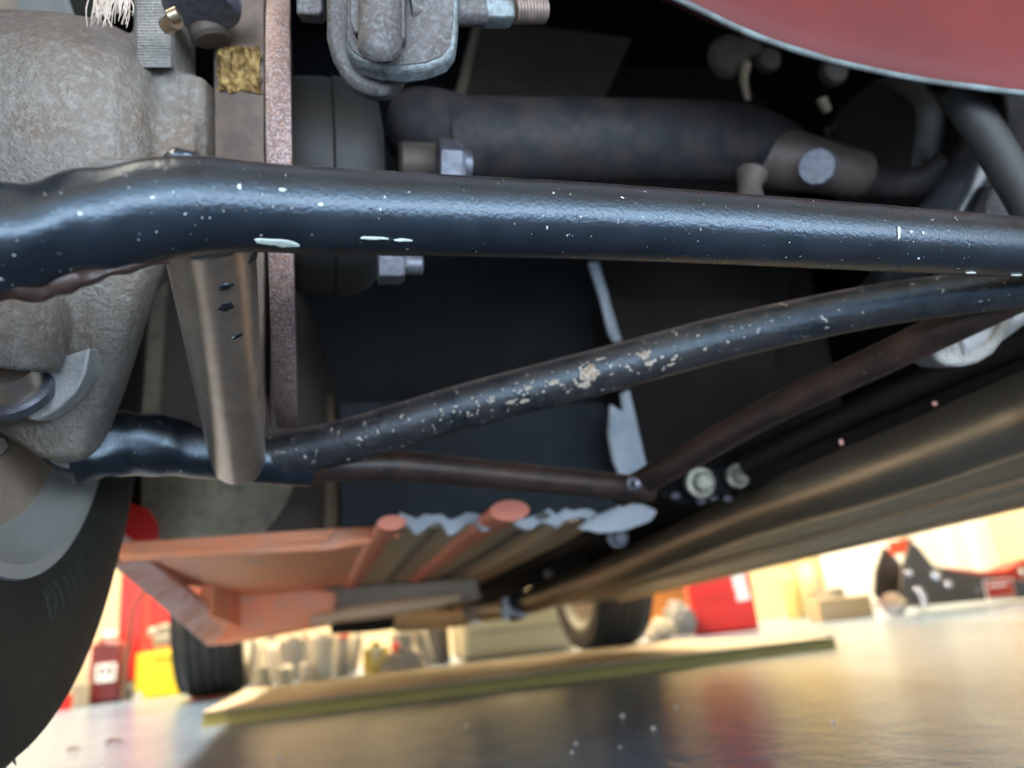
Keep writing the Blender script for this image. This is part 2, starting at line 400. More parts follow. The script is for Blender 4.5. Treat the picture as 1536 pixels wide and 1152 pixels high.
# paint chips and rust blisters lying on the tubes
def patch(path, rad, u0, ang, su, sa, m, name='paint_chip', seed=0, n=14):
    """ragged thin patch on a tube: u0 along (0..1), ang around from camera-facing (deg, + up)"""
    P = crom([at_d(x, y, d) for x, y, d in path], 8)
    k = u0*(len(P)-1); i = min(int(k), len(P)-2); c = P[i].lerp(P[i+1], k-i); t = (P[i+1]-P[i]).normalized()
    w_ = (CAM-c); w_ = (w_-t*w_.dot(t)).normalized(); v_ = t.cross(w_); 
    if v_.z < 0: v_ = -v_
    rnd = random.Random(seed); ring = []
    for lev, rr in ((0, .995), (1, 1.012)):
        for j in range(n):
            a = 2*math.pi*j/n; s = .55+.45*((math.sin(a*3+seed)+math.sin(a*5+seed*2))/4+.5)*rnd.uniform(.8, 1.2) if lev == 0 else None
            if lev == 0: ring.append((math.cos(a)*s*su, R(ang)+math.sin(a)*s*sa/rad))
        for (du, th) in ring[:n]:
            pass
    vs = []
    for rr in (.99, 1.018):
        sc_ = 1 if rr < 1 else .9
        for du, th in ring:
            th2 = R(ang)+(th-R(ang))*sc_
            vs.append(c+t*du*sc_+(w_*math.cos(th2)+v_*math.sin(th2))*rad*rr)
    fs = [[n+j for j in range(n)]] + [[j, (j+1) % n, n+(j+1) % n, n+j] for j in range(n)]
    put(name, vs, fs, m, arm, smooth=False)
mp_ = [(x, y, d) for x, y, d, r in mt]; dp_ = [(x, y, d) for x, y, d, r in dg]; cp_ = ct
def u_of(path, X):
    for i in range(len(path)-1):
        if path[i][0] <= X <= path[i+1][0]: return (i+(X-path[i][0])/(path[i+1][0]-path[i][0]))/(len(path)-1)
    return 0
for X, a, su, sa, s in [(405, -46, .0085, .0016, 1), (432, -50, .005, .0016, 2), (60, -22, .0045, .0022, 3), (85, -28, .003, .002, 4), (40, -60, .0035, .0015, 5), (1302, 12, .0009, .0036, 6),
                        (1318, 14, .0013, .0007, 7), (1334, 14, .0008, .0008, 8), (1338, -30, .0006, .0006, 9), (475, 8, .0012, .0007, 10), (352, 24, .0008, .0012, 11), (345, 40, .0008, .0008, 12),
                        (415, 24, .0016, .0007, 13), (560, -34, .006, .0006, 14), (600, -36, .004, .0006, 15), (1430, -60, .004, .001, 16), (1505, -60, .004, .001, 17)]:
    patch(mp_, .0142, u_of(mp_, X), a, su, sa, 'chip', 'paint_chip', s)
for X, a, su, sa, s in [(800, 4, .003, .0016, 21), (835, 2, .004, .0022, 22), (885, 2, .0075, .006, 23), (875, -22, .005, .003, 24), (968, 10, .0042, .003, 25), (972, -12, .0035, .002, 26),
                        (905, 30, .004, .001, 27), (1005, -18, .002, .0012, 28), (1052, -14, .0014, .0012, 29), (770, -18, .003, .0014, 30), (745, -4, .0026, .0012, 31), (930, 2, .0009, .0009, 32),
                        (1000, -30, .003, .001, 33), (790, -25, .004, .0016, 34)] + [
                        (random.uniform(660, 1010), random.uniform(-32, 30), random.uniform(.0006, .0016), random.uniform(.0005, .0011), 100+k) for k in range(46)]:
    patch(dp_, .0131, u_of(dp_, X), a, su, sa, 'rust_chip', 'rust_blister', s)
for uu, a, su, sa, s in [(.20, 12, .003, .0032, 41), (.30, 10, .0042, .0035, 42), (.43, 22, .0018, .0032, 43)]:
    patch(cp_, .0150, uu, a, su, sa, 'arm_black', 'paint_chip', s)

# --- wheels
def wheel(name, cx, cy, cz, side, label, tyre_m, face_m, Rt=.280, Wd=.155, rr=.176, hi=True):
    """side=+1: inner face towards +X"""
    root = empty(name, (cx, cy, cz), car, label)
    h = Wd/2; s = side
    pr = [(rr-.002, h-.008), (rr+.002, h+.004), (rr+.012, h+.010), (rr+.035, h+.014), (rr+.06, h+.011)]
    pr += [(Rt-.020, h+.003), (Rt-.0175, h+.0025), (Rt-.0165, h-.000), (Rt-.008, h-.008), (Rt-.002, h-.017)]
    g = []
    for q in (.55, .2, -.2, -.55):
        z = h*q; g += [(Rt, z+.006), (Rt-.006, z+.004), (Rt-.006, z-.004), (Rt, z-.006)]
    pr += g + [(Rt-.002, -h+.017), (Rt-.008, -h+.008), (Rt-.018, -h), (rr+.06, -h-.011), (rr+.035, -h-.014), (rr+.012, -h-.01), (rr-.002, -h+.008)]
    ty = put('tyre', *lathe([(r, t*s) for r, t in pr], (cx, cy, cz), (1, 0, 0), 120 if hi else 72, cap=False), tyre_m, root, sharp=30)
    rp = [(rr+.003, h+.000), (rr+.001, h+.005), (rr-.006, h+.004), (rr-.009, h-.001), (rr-.011, h-.006), (rr-.020, h-.0095), (rr-.0225, h-.0135), (rr-.026, h-.015)]
    put('rim', *lathe([(r, t*s) for r, t in rp], (cx, cy, cz), (1, 0, 0), 96 if hi else 48, cap=False), 'rim', root, sharp=50)
    fp = [(rr-.0255, h-.0145), (rr-.030, h-.0155), (rr-.05, h-.022), (.07, h-.040), (.03, h-.045)]
    put('wheel_disc', *lathe([(r, t*s) for r, t in fp], (cx, cy, cz), (1, 0, 0), 64), face_m, root, sharp=50)
    return root, ty
WX, WY, WZ = -.2265, .419, .324
rw, rty = wheel('rear_wheel', WX, WY, WZ, 1, 'black tyre on a grey green steel wheel behind the cast hub carrier', 'tyre', 'rim_dirty')
# raised moulded bars of the worn sidewall lettering
def sidewall_bar(a, r0, r1, wdt, skew=0):
    def pt(r, ang, lift):
        t = (r-.176)/.10; x = WX+.0775+(.004+.006*(r-.178)/.010 if r < .188 else .010+.004*(r-.188)/.023 if r < .211 else .014-.003*(r-.211)/.025)+lift
        return V(x, WY+r*math.sin(ang), WZ-r*math.cos(ang))
    vs = []
    rs = [r0+(r1-r0)*i/4 for i in range(5)]
    for lift in (-.004, .0013):
        for i, r in enumerate(rs):
            k = skew*(i/4-.5)
            vs += [pt(r, a+k-wdt/r/2, lift), pt(r, a+k+wdt/r/2, lift)]
    fs = []
    for i in range(4):
        fs.append([10+2*i, 11+2*i, 13+2*i, 12+2*i]); fs.append([2*i, 2*i+2, 12+2*i, 10+2*i]); fs.append([2*i+1, 11+2*i, 13+2*i, 2*i+3])
    fs.append([0, 10, 11, 1]); fs.append([8, 9, 19, 18])
    put('sidewall_letter_bar', vs, fs, 'tyre', rw, smooth=False)
for a0, bars in ((12.5, ((0, .184, .200), (1.6, .184, .190), (2.2, .194, .200), (3.4, .184, .200), (6.2, .184, .200))), (23, ((0, .185, .200), (2.4, .185, .200))),
                 (30, ((0, .185, .200), (2.2, .185, .192), (3.6, .185, .200), (6.0, .185, .200), (8.2, .185, .193), (10, .185, .200)))):
    for da, r0, r1 in bars: sidewall_bar(R(a0+da), r0, r1, .0014)
# rubber whiskers along the tread shoulder
for k, (a, L_) in enumerate([(47, .0055), (42.5, .003), (38, .003), (35, .002), (24, .0), (22.5, .0008), (21, .0), (17, .0006), (75, .002), (62, .001)]):
    a = R(a); d = V(.35, math.sin(a), -math.cos(a)).normalized()
    p = V(WX+.066, WY+.2745*math.sin(a), WZ-.2745*math.cos(a))
    put('tread_whisker', *cyl(p, p+d*(.0035+L_), .0011, .0003, 8), 'tyre', rw)
wheel('front_wheel', -.30, 2.52, .281, 1, 'far grey black tyre showing its ribbed tread beside the yellow box', 'tyre_far', 'rim_dirty', rr=.205, hi=False)
wheel('front_wheel', .895, 2.50, .281, -1, 'far tyre with curved dusty rim beside the cream block', 'tyre_far', 'rim_dirty', rr=.205, hi=False)
wheel('rear_wheel', CX*2-WX, WY, WZ, -1, 'rear tyre on the far side of the exhaust', 'tyre', 'rim_dirty', hi=False)

# --- brake disc (edge-on, slightly toed)
toe = R(1.2); dax = V(math.cos(toe), math.sin(toe), 0)
DR, DT = .127, .0118
dc = at_d(419, 330, .335) + V(-math.sin(toe), math.cos(toe), 0)*DR
dc.z = .352
disc = empty('brake_disc', dc, car, 'brown brake disc seen edge on with rusty rim')
put('rim_band', *lathe([(DR-.0016, -DT/2), (DR-.0004, -DT/2+.0004), (DR, -DT/2+.001), (DR, DT/2-.001), (DR-.0004, DT/2-.0004), (DR-.0016, DT/2)], dc, dax, 160, cap=False), 'rust_rim', disc, label='speckled rusty edge of the disc')
put('friction_face', *lathe([(DR-.0016, -DT/2), (.03, -DT/2), (.03, DT/2), (DR-.0016, DT/2)], dc, dax, 160, cap=False), 'disc_face', disc, sharp=30)
# flat backing plate beside the disc, with a grease smear
put('backing_plate', *slab(px([(319, -80), (398, -80), (398, 500), (398, 642), (392, 642), (372, 520), (340, 430), (320, 360)], .412), FW*.010), 'disc_face', disc, bevel=.0012, label='brown flat backing plate left of the rusty rim')
rows = []
for j in range(11):
    yy = 70+68*j/10
    rows.append([at_d(327+64*i/11+random.uniform(-2.5, 2.5), yy+random.uniform(-3, 3), .4115-.0016*random.random()) for i in range(12)])
put('grease_smear', *grid(rows), 'gold_grease', disc, smooth=False, label='golden grease smear on the backing plate')

# --- hub carrier casting (fused from several shapes)
hub = empty('hub_carrier', at_d(120, 450, .38), car, 'pale sand cast alloy hub carrier with tapering leg')
hc = V(-.119, .408, .366)
bar = lathe([(.060, -.085), (.072, -.06), (.077, -.03), (.078, -.005), (.076, .014), (.070, .028), (.060, .038), (.050, .043), (.046, .05), (.048, .062)], hc, (1, 0, 0), 64)
def leg_ring(xl, xr, y, d, th, yl=None):
    a = at_d(xl, y if yl is None else yl, d); b_ = at_d(xr, y, d); n_ = FW*th
    mid = a.lerp(b_, .5)
    out = []
    for k in range(20):
        an = 2*math.pi*k/20; c_, s_ = math.cos(an), math.sin(an)
        e = lambda q: math.copysign(abs(q)**.6, q)
        out.append(mid + (b_-a)*.5*e(c_) + n_*e(s_)*.5)
    return out
rings = [leg_ring(40, 300, 250, .375, .03), leg_ring(-10, 262, 340, .38, .034), leg_ring(-60, 240, 400, .385, .036), leg_ring(-30, 222, 450, .388, .036), leg_ring(-20, 204, 510, .392, .035),
         leg_ring(-40, 184, 575, .398, .034), leg_ring(-10, 166, 622, .404, .034, 632), leg_ring(30, 152, 655, .408, .034), leg_ring(72, 142, 680, .41, .032), leg_ring(95, 128, 692, .411, .02)]
lv = [p for r_ in rings for p in r_]; lf = []
for i in range(len(rings)-1):
    for k in range(20): lf.append([i*20+k, i*20+(k+1) % 20, (i+1)*20+(k+1) % 20, (i+1)*20+k])
lf.append(list(range(20))[::-1]); lf.append([(len(rings)-1)*20+k for k in range(20)])
lobe = tube([at_d(-40, 330, .37), at_d(10, 430, .365), at_d(18, 510, .362), at_d(14, 548, .362)], [.026, .026, .0235, .021], 28, 5)
shoulder = slab(px([(200, -30), (260, -30), (262, 102), (306, 116), (309, 200), (307, 290), (250, 330), (190, 320)], .402), FW*.03)
bodyhub = put('casting', *join(bar, (lv, lf), lobe, shoulder), 'cast_dusty', hub)
rm = bodyhub.modifiers.new('remesh', 'REMESH'); rm.mode = 'VOXEL'; rm.voxel_size = .0019; rm.use_smooth_shade = True
smd = bodyhub.modifiers.new('smooth', 'SMOOTH'); smd.factor = .5; smd.iterations = 5
put('machined_pad', *slab(px([(22, 545), (62, 536), (100, 533), (134, 522), (128, 560), (112, 590), (85, 615), (58, 632), (38, 628), (52, 610), (70, 585), (62, 560), (40, 552)], .371), FW*.012), 'cast_light', hub, bevel=.001)
put('washer', *cyl(at_d(24, 588, .372), at_d(14, 572, .366), .0195, n=36, ch=.0015), 'zinc', hub)
put('stud', *cyl(at_d(22, 586, .369), at_d(6, 545, .357), .0140, n=32), 'bare_steel', hub)
fc = at_d(111, 655, .418)
put('foot_washer', *cyl(fc, fc+V(0, .005, 0), .0168, n=40, ch=.0008), 'cast_light', hub)
put('foot_bush', *cyl(fc+V(0, .004, 0), fc+V(0, .03, 0), .0190, n=40, ch=.001), 'arm_black', hub)
put('pinch_bolt', *hexa(at_d(-6, 668, .405), RT*.8-FW, .006, .006), 'brown_steel', hub)
rows = []
for j in range(57):
    yy = -24+125*j/56; k_ = .0007 if j % 2 else 0
    rows.append([at_d(201, yy, .40), at_d(206, yy, 0.393-k_), at_d(232, yy, .3917-k_), at_d(256, yy, 0.393-k_), at_d(262, yy, .40)])
put('ribbed_sleeve', *grid(rows), 'cast', hub, sharp=20)
put('upper_stud_head', *lathe([(.016, 0), (.0185, .002), (.019, .006), (.0175, .0095), (.012, .0105)], at_d(303, 8, .385)+V(0, 0, -.004), (0, -.1, 1), 32), 'zinc', hub, label='pale round stud head')
put('brake_bleed_fitting', *join(cyl(at_d(250, 40, .372), at_d(263, 30, .368), .0042, n=16), cyl(at_d(255, 26, .366), at_d(268, 20, .366), .0034, n=16)), 'brass', hub, label='small brass fitting')
put('flange_boss', *cyl(at_d(318, 62, .40), at_d(305, 20, .40), .0100, n=24, ch=.002), 'brown_steel', hub)
tv, tf = [], []
for k in range(60):
    x0 = random.uniform(138, 192); p = at_d(x0, random.uniform(-20, 0), .355); q = at_d(x0+random.uniform(-16, 10), random.uniform(14, 42), .352)
    a_, b_ = tube([p, p.lerp(q, .5)+V(random.uniform(-.002, .002), 0, 0), q], [.00035, .0003, .0001], 5, 3)
    tf += [[i+len(tv) for i in f] for f in b_]; tv += a_
put('fibre_tuft', tv, tf, 'fibre', hub, kind='stuff', label='tuft of dry fibres on the casting')

# --- rubber coupling and drive shaft
cpl = empty('rubber_coupling', at_y(512, 290, .42), car, 'dark grey rubber doughnut coupling beside the brake disc')
rc = V(.012, .42, .366)
x0, x1 = at_y(446, 230, .358).x, at_y(586, 230, .358).x
put('outer_half', *lathe([(.03, x0-.012), (.056, x0-.012), (.060, x0-.006), (.062, x0), (.0625, x0+.016), (.0618, x0+.0185)], (0, rc.y, rc.z), (1, 0, 0), 72, 6, .03), 'rubber_cpl', cpl)
put('inner_half', *lathe([(.0618, x0+.0185), (.0632, x0+.020), (.063, x1-.018), (.058, x1-.008), (.050, x1-.002), (.03, x1)], (0, rc.y, rc.z), (1, 0, 0), 72, 6, .03), 'rubber_cpl', cpl)
def bolt_x(name, x0_, x1_, py, Y, r, m, par, label=None):
    a = at_y(x0_, py, Y); b_ = V(at_y(x1_, py, Y).x, a.y, a.z); o = put(name, *hexa(a, b_-a, r, (b_-a).length), m, par, sharp=30, bevel=.0006)
    if label: o['label'] = label
    return o
bolt_x('nut', 566, 606, 398, .385, .0105, 'zinc', cpl, 'dull zinc nut under the main tube')
a = at_y(600, 396, .385); put('bolt_end', *cyl(a, a+V(.0125, 0, 0), .006, n=20, ch=.001), 'zinc', cpl)
ds = empty('drive_shaft', at_y(900, 213, .42), car, 'dark dusty drive shaft tube behind the wishbone')
sp = [(665, 214, .42), (720, 213, .42), (900, 211, .42), (1080, 214, .42), (1140, 222, .42), (1185, 236, .415)]
put('shaft_tube', *tube([at_y(*p) for p in sp], [.0285, .0285, .0280, .0282, .0262, .0215], 40, 6), 'shaft', ds)
put('outer_yoke', *tube([at_y(606, 190, .425), at_y(635, 195, .42), at_y(690, 212, .42)], [.023, .027, .0287], 32, 4), 'shaft', ds)
a = at_y(596, 244, .40)
put('yoke_lug', *cyl(a, a+V(.034, 0, 0), .0125, n=28, ch=.002), 'brown_steel', ds)
bolt_x('yoke_bolt', 656, 694, 246, .385, .0145, 'zinc', ds, 'blue grey hexagon bolt head on the shaft yoke')
a = at_y(690, 248, .385); put('bolt_collar', *cyl(a, a+V(.006, 0, 0), .0105, .009, 24), 'zinc', ds)
ik = [(1150, 232, .42), (1200, 243, .41), (1250, 254, .405), (1292, 262, .405)]
put('inner_yoke', *tube([at_y(*p) for p in ik], [.025, .0205, .0178, .0165], 28, 5), 'brown_steel', ds)
q = at_y(1230, 251, .388)
put('inner_yoke_bolt', *lathe([(.0130, 0), (.0130, .006), (.0118, .0085)], q, (CAM-q).normalized()+V(-.35, 0, .1), 12), 'zinc', ds, label='pale round bolt head on the inner yoke', sharp=25)
put('grease_drip', *tube([at_y(1128, 262, .405), at_y(1124, 282, .405), at_y(1128, 320, .405)], [.011, .008, .012], 20, 4), 'brown_steel', ds)

# --- inner coupling and differential bits, upper right
dif = empty('differential', at_d(1400, 240, .62), car, 'dark grey differential output with coupling and hoses')
put('inner_coupling', *lathe([(.02, -.03), (.050, -.028), (.055, -.02), (.055, .018), (.050, .026), (.03, .028)], at_d(1338, 225, .66), (1, .1, .05), 48, 6, .03), 'rubber_cpl', dif)
put('output_flange', *lathe([(.035, 0), (.060, .002), (.062, .008), (.060, .014), (.03, .016)], at_d(1396, 235, .63), (1, .1, .05), 48), 'shaft', dif)
put('coupling_bolt', *hexa(at_d(1388, 236, .57), V(-.3, -1, 0), .0055, .006), 'zinc', dif)
put('link_arm', *tube([at_d(1290, 268, .56), at_d(1340, 276, .57), at_d(1390, 268, .56), at_d(1420, 240, .55)], [.012, .011, .011, .009], 20, 5), 'shaft', dif)
put('curved_hose', *tube([at_d(1462, 100, .50), at_d(1478, 190, .50), at_d(1462, 245, .50), at_d(1425, 305, .50), at_d(1370, 380, .50), at_d(1320, 440, .56), at_d(1290, 470, .66)], [.013, .014, .0145, .0145, .0145, .0145, .0145], 24, 6), 'hose', dif, label='glossy black curved hose')
put('straight_hose', *tube([at_d(1430, 130, .46), at_d(1475, 195, .46), at_d(1530, 285, .46), at_d(1580, 370, .46), at_d(1640, 440, .50), at_d(1660, 480, .60)], [.011]*6, 24, 5), 'rubber_cpl', dif)
put('axle_casing', *lathe([(.02, 0), (.075, .004), (.085, .03), (.082, .09), (.05, .14)], at_d(1560, 215, .66), (.5, .6, .2), 48), 'shaft', dif)
put('casing_web', *slab(px([(1478, 330), (1484, 285), (1496, 272), (1508, 290), (1520, 330)], .48), FW*.02), 'bracket', dif, bevel=.002)
put('breather_pipe', *tube([at_d(1240, 198, .68), at_d(1290, 172, .68), at_d(1330, 157, .68), at_d(1390, 160, .68)], [.0045]*4, 14, 5), 'brown_steel', dif)
for x_, y_, r_ in [(1092, 86, .022), (1122, 70, .014), (1150, 92, .013), (1248, 108, .015)]:
    put('rubber_grommet', *lathe([(r_, 0), (r_*1.02, .004), (r_*.8, .010), (r_*.35, .011)], at_d(x_, y_, .80), -FW+V(.1, 0, -.1), 28), 'fibreglass', dif)
put('pale_drip', *tube([at_d(1120, 95, .79), at_d(1116, 120, .79), at_d(1122, 150, .79)], [.005, .004, .003], 12, 4), 'tan_flange', dif)
put('cable_clip', *slab(px([(1228, 148), (1240, 144), (1248, 164), (1238, 168)], .72), FW*.006), 'tan_flange', dif)

# --- handbrake lever bracket at the top
hb = empty('brake_lever_bracket', at_d(590, 60, .345), car, 'grey forged handbrake lever bracket hanging above the main tube')
put('tongue', *slab(px([(488, -60), (488, 55), (497, 88), (512, 115), (530, 131), (552, 140), (575, 141), (592, 133), (604, 115), (612, 90), (612, -60)], .352), FW*.012), 'bracket', hb, bevel=.003)
put('lever_plate', *slab(px([(520, -60), (516, 60), (522, 80), (540, 94), (570, 103), (605, 106), (640, 101), (668, 90), (682, 72), (686, 40), (690, -60)], .342), (UP*-.0042+FW*.006)), 'bracket_edge', hb, bevel=.0016, label='rounded plate with blue grey worn edge')
put('plate_face', *slab(px([(522, -60), (519, 58), (526, 76), (543, 88), (572, 97), (605, 99), (638, 95), (663, 85), (676, 69), (680, 38), (684, -60)], .3416), FW*.002), 'bracket', hb, bevel=.0008)
put('pin', *tube([at_d(571, -60, .336), at_d(571, 40, .334), at_d(570, 76, .333), at_d(570, 84, .3335)], [.0098, .0096, .0094, .0075], 28, 3), 'bracket', hb)
put('fork_cheek', *slab(px([(522, -60), (524, 30), (530, 50), (542, 48), (542, -60)], .334), FW*.008), 'bracket', hb, bevel=.001)
put('fork_cheek', *slab(px([(596, -60), (596, 58), (604, 60), (607, 54), (606, -60)], .333), FW*.008), 'bracket', hb, bevel=.001)
put('clevis_bolt', *cyl(at_d(612, 16, .345), at_d(728, 18, .36), .0066, n=24), 'bracket', hb)
put('clevis_nut', *hexa(at_d(722, 17, .359), at_d(772, 18, .366)-at_d(722, 17, .359), .0078, .0148), 'bracket_edge', hb, bevel=.0008)
thp = [(.0058+(.0007 if i % 2 else 0), i*.00085) for i in range(20)]
put('bolt_thread', *lathe(thp, at_d(770, 15, .366), at_d(826, 15, .374)-at_d(770, 15, .366), 24), 'thread', hb, sharp=20, label='brown threaded bolt end')
put('side_lug', *slab(px([(444, -40), (444, 20), (478, 22), (484, 14), (484, -40)], .36), FW*.01), 'bracket', hb, bevel=.001)
put('shadow_block', *slab(px([(446, -140), (446, -22), (800, -14), (800, -140)], .40), FW*.03), 'chassis', hb)  # floating black block added as a dark shadow backing for the bracket

# --- chassis sheet and inner body panels
ch = empty('chassis', at_y(700, 600, .8), car, 'satin black sheet chassis behind the wishbone')
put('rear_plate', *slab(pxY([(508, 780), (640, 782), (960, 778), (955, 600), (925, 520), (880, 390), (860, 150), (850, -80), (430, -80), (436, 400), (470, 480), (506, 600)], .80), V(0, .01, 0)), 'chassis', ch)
put('lower_plate', *slab(pxY([(508, 604), (700, 600), (905, 605), (960, 700), (975, 772), (800, 776), (640, 784), (512, 790)], .785), V(0, .008, 0)), 'chassis_blue', ch, bevel=.001, label='blue black lower chassis plate')
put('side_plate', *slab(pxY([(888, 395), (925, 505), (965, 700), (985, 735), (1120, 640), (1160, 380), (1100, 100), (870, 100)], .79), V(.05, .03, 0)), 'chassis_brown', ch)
put('backbone', *join(box((.42, 1.45, .33), (.10, .70, .115)), box((.40, .95, .52), (.26, .12, .3))), 'chassis_brown', ch)
put('sealant_strip', *slab(pxY([(884, 393), (898, 393), (912, 440), (930, 500), (934, 512), (918, 514), (902, 450)], .75), V(0, .006, 0)), 'sealant', ch, bevel=.001)
put('sealant_patch', *slab(pxY([(916, 606), (926, 612), (936, 618), (932, 590), (944, 584), (953, 620), (966, 680), (972, 704), (962, 712), (932, 716), (920, 690), (913, 650)], .73), V(0, .006, 0)), 'sealant', ch, bevel=.001, label='pale blue grey sealant patch')
rag = [(600 + i*12.4, 777 + random.uniform(-9, 6) - (10 if i > 17 else 0)) for i in range(30)]
put('ragged_lip', *slab(pxY(rag + [(x_, y_+random.uniform(10, 24)) for x_, y_ in rag[::-1]], .775), V(0, .01, 0)), 'sealant', ch, smooth=False)
put('lip_gusset', *slab(px([(866, 793), (900, 772), (936, 757), (965, 757), (986, 767), (976, 782), (935, 797), (900, 800)], .80), FW*.01), 'sealant', ch, bevel=.001)
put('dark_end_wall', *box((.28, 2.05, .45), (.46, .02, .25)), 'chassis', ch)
for x_, y_, d_, r_, m_ in [(1050, 724, .74, .0115, 'zinc_warm'), (1106, 714, .76, .0095, 'zinc_warm'), (948, 726, .60, .004, 'zinc'), (926, 806, .9, .0095, 'zinc'), (903, 755, .86, .004, 'zinc')]:
    p = at_d(x_, y_, d_)
    b_ = put('chassis_bolt', *lathe([(r_*1.25, .004), (r_*1.25, -.003), (r_*.8, -.0035), (r_*.8, -.011), (r_*.6, -.0125)], p, V(.05, 1, .12), 28), m_, ch, sharp=30)
put('pivot_bracket', *slab(px([(985, 745), (1020, 712), (1075, 700), (1130, 700), (1140, 722), (1090, 742), (1020, 760)], .77), FW*.03), 'chassis', ch, bevel=.003)
for x_, y_ in [(1015, 744), (1052, 752), (1070, 748), (1092, 748)]:
    put('bracket_flake', *blob(at_d(x_, y_, .765), (.006, .004, .004), 8, .3, 3, x_), 'zinc', ch)
put('under_beam', *slab([at_d(1120, 710, .74), at_d(1700, 470, .58), at_d(1700, 560, .60), at_d(1536, 585, .62), at_d(1130, 740, .78)], V(.01, .05, .03)), 'chassis_brown', ch)
put('beam_rail', *tube([at_d(1115, 700, .73), at_d(1300, 610, .66), at_d(1560, 500, .58)], [.008, .009, .010], 20, 4), 'chassis_brown', ch)
put('beam_fleck', *blob(at_d(1402, 606, .60), (.0018, .0018, .0018), 6, .2), 'pan_pink', ch)
put('beam_fleck', *blob(at_d(1262, 664, .66), (.0018, .0014, .0026), 6, .2), 'pan_pink', ch)
# alloy shackle under the inboard tube
sh = empty('pivot_shackle', at_d(1460, 500, .46), car, 'pale alloy pivot shackle tucked under the wishbone end')
arc = [(1398, 530), (1405, 541), (1420, 549), (1445, 550), (1470, 544), (1492, 530), (1508, 508), (1522, 480), (1534, 456), (1522, 452), (1508, 478), (1494, 500), (1478, 515), (1455, 520), (1438, 512), (1425, 500)]
put('shackle_strap', *slab(px(arc, .462), FW*.03), 'cast', sh, bevel=.002)
put('bush_sleeve', *cyl(at_d(1420, 520, .470), at_d(1470, 500, .480), .0125, n=28, ch=.001), 'cast_light', sh)
put('bush_core', *cyl(at_d(1476, 492, .476), at_d(1512, 466, .486), .0125, n=28, ch=.001), 'cast_light', sh)

# --- wheel arch and fibreglass panels
ar = empty('inner_arch', at_y(350, 600, .88), car, 'dirty brown inner wheel arch panel')
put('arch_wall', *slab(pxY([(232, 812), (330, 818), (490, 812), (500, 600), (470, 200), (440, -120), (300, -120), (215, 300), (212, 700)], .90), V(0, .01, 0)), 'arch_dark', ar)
bow = []
for j in range(8):
    yy = 690+118*j/7; row = []
    xr = 445-60*(j/7)**2.2
    for i in range(12):
        t = i/11; row.append(at_y(212+(xr-212)*t, yy, .885-.035*math.sin(math.pi*min(1, t*1.05))*.9))
    bow.append(row)
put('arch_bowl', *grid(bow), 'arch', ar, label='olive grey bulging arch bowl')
put('vertical_flange', *slab(pxY([(486, 795), (508, 798), (507, 700), (503, 590), (492, 590), (488, 700)], .86), V(0, .02, 0)), 'tan_flange', ar, bevel=.001)
put('quarter_corner', *slab(pxY([(150, 740), (222, 762), (238, 790), (240, 836), (150, 836)], .87), V(0, .012, 0)), 'red_box', ar, bevel=.002, label='bright red lower corner of the rear quarter')
put('vertical_seam', *slab(pxY([(212, 640), (236, 640), (250, 430), (242, 380), (226, 440)], .885), V(0, .01, 0)), 'arch', ar)
put('upper_liner', *slab(pxY([(-140, -200), (-140, 300), (160, 300), (300, 60), (300, -200)], .86), V(0, .01, 0)), 'liner', ar)
put('boot_floor', *slab(pxY([(684, 150), (716, 40), (760, 25), (880, 30), (950, 55), (930, 100), (905, 150)], .76), V(0, .01, 0)), 'fibreglass', ar, label='brown translucent fibreglass panel')
put('boot_floor_edge', *slab(pxY([(682, 145), (697, 145), (722, 40), (710, 36)], .75), V(0, .012, 0)), 'tan_flange', ar)

# --- floor pan
fp = empty('floor_pan', at_z(450, 860, .208), car, 'red oxide painted floor pan with ribs seen from below')
ZF = .208
def zq(pts, z=ZF, th=.012): return slab([at_z(x_, y_, z) for x_, y_ in pts], V(0, 0, th))
put('red_panel', *slab([V(-.196, .84, ZF), V(.075, .84, ZF), V(.075, 1.62, ZF), V(-.196, 1.62, ZF)], V(0, 0, .012)), 'pan_red', fp)
put('tan_panel', *slab([V(.075, .80, ZF+.001), V(.33, .80, ZF+.001), V(.36, 2.0, ZF+.001), V(.075, 2.0, ZF+.001)], V(0, 0, .012)), 'pan_tan', fp, label='tan scuffed panel beside the exhaust')
put('rear_lip', *slab(pxY([(178, 826), (300, 822), (490, 812), (505, 790), (590, 784), (604, 792), (600, 806), (492, 826), (300, 834), (180, 842)], .835), V(0, .01, 0)), 'pan_red', fp, bevel=.002)
def rib(pts, r0, r1, m, z=ZF):
    P = [at_z(x_, y_, z-.001) for x_, y_ in pts]; k = len(P)
    vs, fs = tube(P, [r0+(r1-r0)*i/(k-1) for i in range(k)], 16, 4)
    vs = [V(v.x, v.y, z+.001+(v.z-z)*.5) for v in vs]
    put('rib', vs, fs, m, fp)
rib([(588, 786), (552, 836), (513, 902)], .014, .012, 'red_rib')
rib([(765, 768), (700, 812), (612, 880)], .020, .014, 'red_rib')
rib([(655, 790), (600, 850), (560, 905)], .007, .006, 'tan_flange')
rib([(860, 776), (760, 836), (650, 892)], .012, .010, 'pan_tan')
rib([(815, 776), (730, 830), (635, 885)], .008, .007, 'pan_brown')
rib([(905, 790), (800, 846), (660, 905)], .014, .012, 'chassis_brown')
